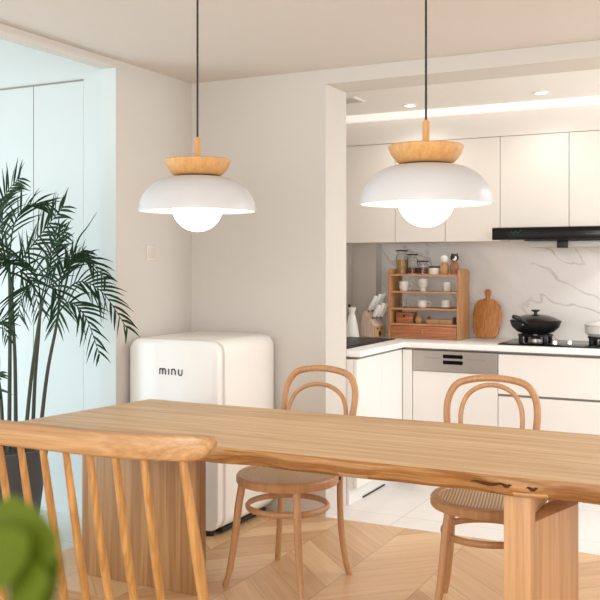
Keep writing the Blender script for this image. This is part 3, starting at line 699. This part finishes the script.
# pixel columns of the spindles set the spacing
tops = [P(px, 458, z=2.50) for px in (64.5, 91.5, 118.5, 147)]
x0 = .692 - .098
xsn = [x0 - .0765 * k for k in range(0, 17) if x0 - .0765 * k > -.61]
for x in xsn:
    MB().tube([(x, cry(x) + .004, .930), (x + .001, cry(x) + .05, .68), (x + .002, cry(x) + .11, .396)], [.009, .0118, .010], 10).build('spindle', M['spindle'], bn)
for s in (-1, 1):
    MB().tube([(s * .692, cry(.69) + .002, .932), (s * .712, cry(.69) + .04, .68), (s * .728, cry(.69) + .085, .396)], [.010, .0155, .013], 12).build('end_post', M['spindle'], bn)
    for y, yy in ((.0, -.05), (.34, .39)):
        MB().tube([(s * .66, y * .55, .37), (s * .69, (y + yy) / 2 * .6, .2), (s * .72, yy * .7, 0)], [.017, .02, .013], 12).build('leg', M['spindle'], bn)

# ---------------------------------------------------------------- palm in the sunroom opening
pc = Vector((-3.38, 3.36, 0))
pl = thing('potted_palm', 'tall palm with thin canes in a dark grey pot by the bright opening', 'plant', pc)
MB().lathe([(0, 0), (.16, 0), (.175, .01), (.235, .46), (.24, .50), (.225, .50), (.215, .45), (.0, .44)], n=40).build('pot', M['pot'], pl)
MB().lathe([(0, .47), (.212, .455), (.212, .45), (0, .45)], n=24).build('soil', M['soil'], pl)
random.seed(21)
def lp(px, py, dz=0.0): return P(px, py, z=4.5 + dz) - pc
canes = [((9, 452), (10, 330), (9, 268), (5, 235), 0), ((16, 452), (15, 360), (12, 300), (14, 262), .06), ((24, 452), (31, 380), (39, 322), (43, 300), -.06),
         ((32, 452), (35, 380), (39, 332), (41, 296), .08), ((38, 452), (47, 375), (56, 328), (60, 300), -.02), ((3, 452), (1, 400), (-6, 350), (-10, 300), .05)]
for (a, b, c, d, dz) in canes:
    pts = spline([lp(*a, dz * .4), lp(*b, dz), lp(*c, dz), lp(*d, dz)], 6)
    MB().tube(pts, [.0105 - .005 * i / (len(pts) - 1) for i in range(len(pts))], 8).build('cane', M['stem'], pl)
def frond(pts, ll=.17, n=13, droop=.5, w=.0062, start=.22):
    pts = spline(pts, 8); mb = MB(); mb.tube(pts, [.0042 - .003 * i / (len(pts) - 1) for i in range(len(pts))], 6)
    t = bmesh.new(); m = len(pts) - 1
    n = n + 1
    for k in range(n):
        for s in (-1, 1):
            u = start + (1 - start) * (k + .5 * (s > 0)) / n; f = u * m; i = min(int(f), m - 1)
            p = pts[i].lerp(pts[i + 1], f - i); d = (pts[i + 1] - pts[i]).normalized()
            side = d.cross(Vector((.1 + random.uniform(-.15, .15), -1, .25))).normalized() * s
            L_ = ll * (.55 + .6 * math.sin(PI * min(1, .15 + u * .85)) ) * random.uniform(.8, 1.15)
            dr_ = (d * random.uniform(.7, 1.1) + side * random.uniform(.6, .9) + Vector((0, random.uniform(-.25, .25), 0))).normalized()
            q = p; prev = None; wv = dr_.cross(Vector((random.uniform(-.6, .6), -1, random.uniform(-.2, .4)))).normalized()
            for j in range(5):
                h = j / 4; ww = w * math.sin(PI * (.12 + .88 * h) ** .8) * random.uniform(.9, 1.1) if j < 4 else .0006
                c_ = q; a_ = t.verts.new(c_ - wv * ww); b_ = t.verts.new(c_ + wv * ww); mid = t.verts.new(c_ + dr_.cross(wv) * ww * .35)
                if prev: t.faces.new((prev[0], a_, mid, prev[2])); t.faces.new((prev[2], mid, b_, prev[1]))
                prev = (a_, b_, mid)
                dd = (dr_ + Vector((0, 0, -droop * h * .9))).normalized(); q = q + dd * (L_ / 4)
    mb._add(t); mb.build('frond', M['leaf'], pl, angle=80)
F = [ # rachis control points: pixel, pixel, depth offset
    ([(6, 270, 0), (2, 228, 0), (6, 195, -.05), (20, 178, -.1)], .15, 14, .5),
    ([(9, 262, 0), (14, 225, .1), (28, 205, .15), (50, 205, .2)], .15, 12, .6),
    ([(10, 275, .05), (25, 255, -.1), (44, 230, -.15), (64, 206, -.2)], .15, 13, .5),
    ([(6, 262, .0), (-10, 230, .1), (-30, 215, .1)], .17, 10, .5),
    ([(14, 290, 0), (4, 250, -.15), (-4, 220, -.2), (0, 200, -.2)], .15, 12, .5),
    ([(41, 305, 0), (36, 275, -.1), (20, 258, -.15), (-2, 262, -.2)], .16, 12, .6),
    ([(41, 300, .05), (48, 270, .1), (55, 245, .15), (60, 226, .15)], .12, 11, .5),
    ([(42, 300, -.05), (52, 284, -.15), (58, 300, -.22), (56, 325, -.25)], .16, 10, .7),
    ([(41, 300, .0), (32, 285, -.12), (22, 295, -.2), (18, 318, -.22)], .15, 10, .7),
    ([(58, 305, 0), (66, 270, 0), (84, 258, .05), (106, 280, .1)], .13, 12, .8),
    ([(59, 300, -.05), (78, 282, -.1), (102, 292, -.12), (128, 330, -.15)], .14, 14, .8),
    ([(59, 312, -.03), (70, 302, -.15), (86, 318, -.18), (100, 356, -.2)], .13, 12, .7),
    ([(59, 305, .03), (60, 278, .12), (70, 258, .15), (84, 250, .2)], .13, 10, .6),
    ([(43, 302, -.05), (50, 268, -.2), (52, 245, -.25), (66, 232, -.3)], .12, 10, .6),
    ([(10, 280, 0), (20, 272, .15), (32, 285, .2), (40, 312, .2)], .15, 10, .7),
    ([(-6, 350, 0), (-8, 330, -.1), (2, 322, -.1), (8, 340, -.1)], .10, 8, .7),
    ([(1, 400, .05), (-3, 380, -.1), (0, 372, -.15)], .12, 6, .2)]
for pts, ll, n, dr_ in F: frond([lp(*p) for p in pts], ll, n, dr_)
# one unopened spear leaf
MB().tube(spline([lp(62, 300), lp(76, 245), lp(88, 226), lp(97, 212)], 4), [.005, .0055, .005, .0045, .004, .004, .0035, .003, .0025, .002, .0015, .001, .0006], 6).build('spear_leaf', M['leaf'], pl)

# ---------------------------------------------------------------- blurred plant close to the camera
np_ = P(18, 560, z=.36); nb = Vector((np_.x, np_.y, 0))
nr = thing('foreground_plant', 'blurred bright green leaves close to the camera, lower left corner', 'plant', nb)
MB().lathe([(0, 0), (.07, 0), (.10, .28), (.09, .28), (.08, .25), (0, .25)], n=28).build('pot', M['pot'], nr)
st = np_.z - .03
MB().tube([(0, 0, .25), (.006, 0, .7), (-.004, 0, 1.05), (0, 0, st)], [.005, .004, .003, .0015], 8).build('stem', plain('green_stem', (92, 118, 30), .5), nr)
def leaf(base_, tip, wd, nrm):
    t = bmesh.new(); base_ = Vector(base_); tip = Vector(tip); ax = tip - base_; sd_ = ax.cross(Vector(nrm)).normalized(); up = sd_.cross(ax).normalized(); prev = None
    for j in range(9):
        h = j / 8; ww = wd * math.sin(PI * min(1, .06 + .94 * h)) ** .7 if 0 < j < 8 else .0005
        c_ = base_ + ax * h - up * (.15 * ax.length * h * h)
        r = [t.verts.new(c_ - sd_ * ww + up * ww * .25), t.verts.new(c_), t.verts.new(c_ + sd_ * ww + up * ww * .25)]
        if prev: t.faces.new((prev[0], r[0], r[1], prev[1])); t.faces.new((prev[1], r[1], r[2], prev[2]))
        prev = r
    mb = MB(); mb._add(t); mb.build('leaf', M['leaf2'], nr, angle=80)
vw = Vector((-SN * -1, -CS, 0)); q = lambda px, py, dz=0: P(px, py, z=.36 + dz) - nb
leaf(q(14, 585), q(8, 498), .020, (.45, -.9, .1))
leaf(q(10, 582, .01), q(58, 558, .01), .018, (.3, -.9, .3))
leaf(q(10, 585, -.01), q(-30, 540, -.01), .018, (.4, -.9, .3))
leaf(q(-2, 560, .005), q(34, 520, .005), .020, (.4, -.9, .2))
leaf(q(8, 590), q(44, 580, -.01), .014, (.4, -.8, .4))
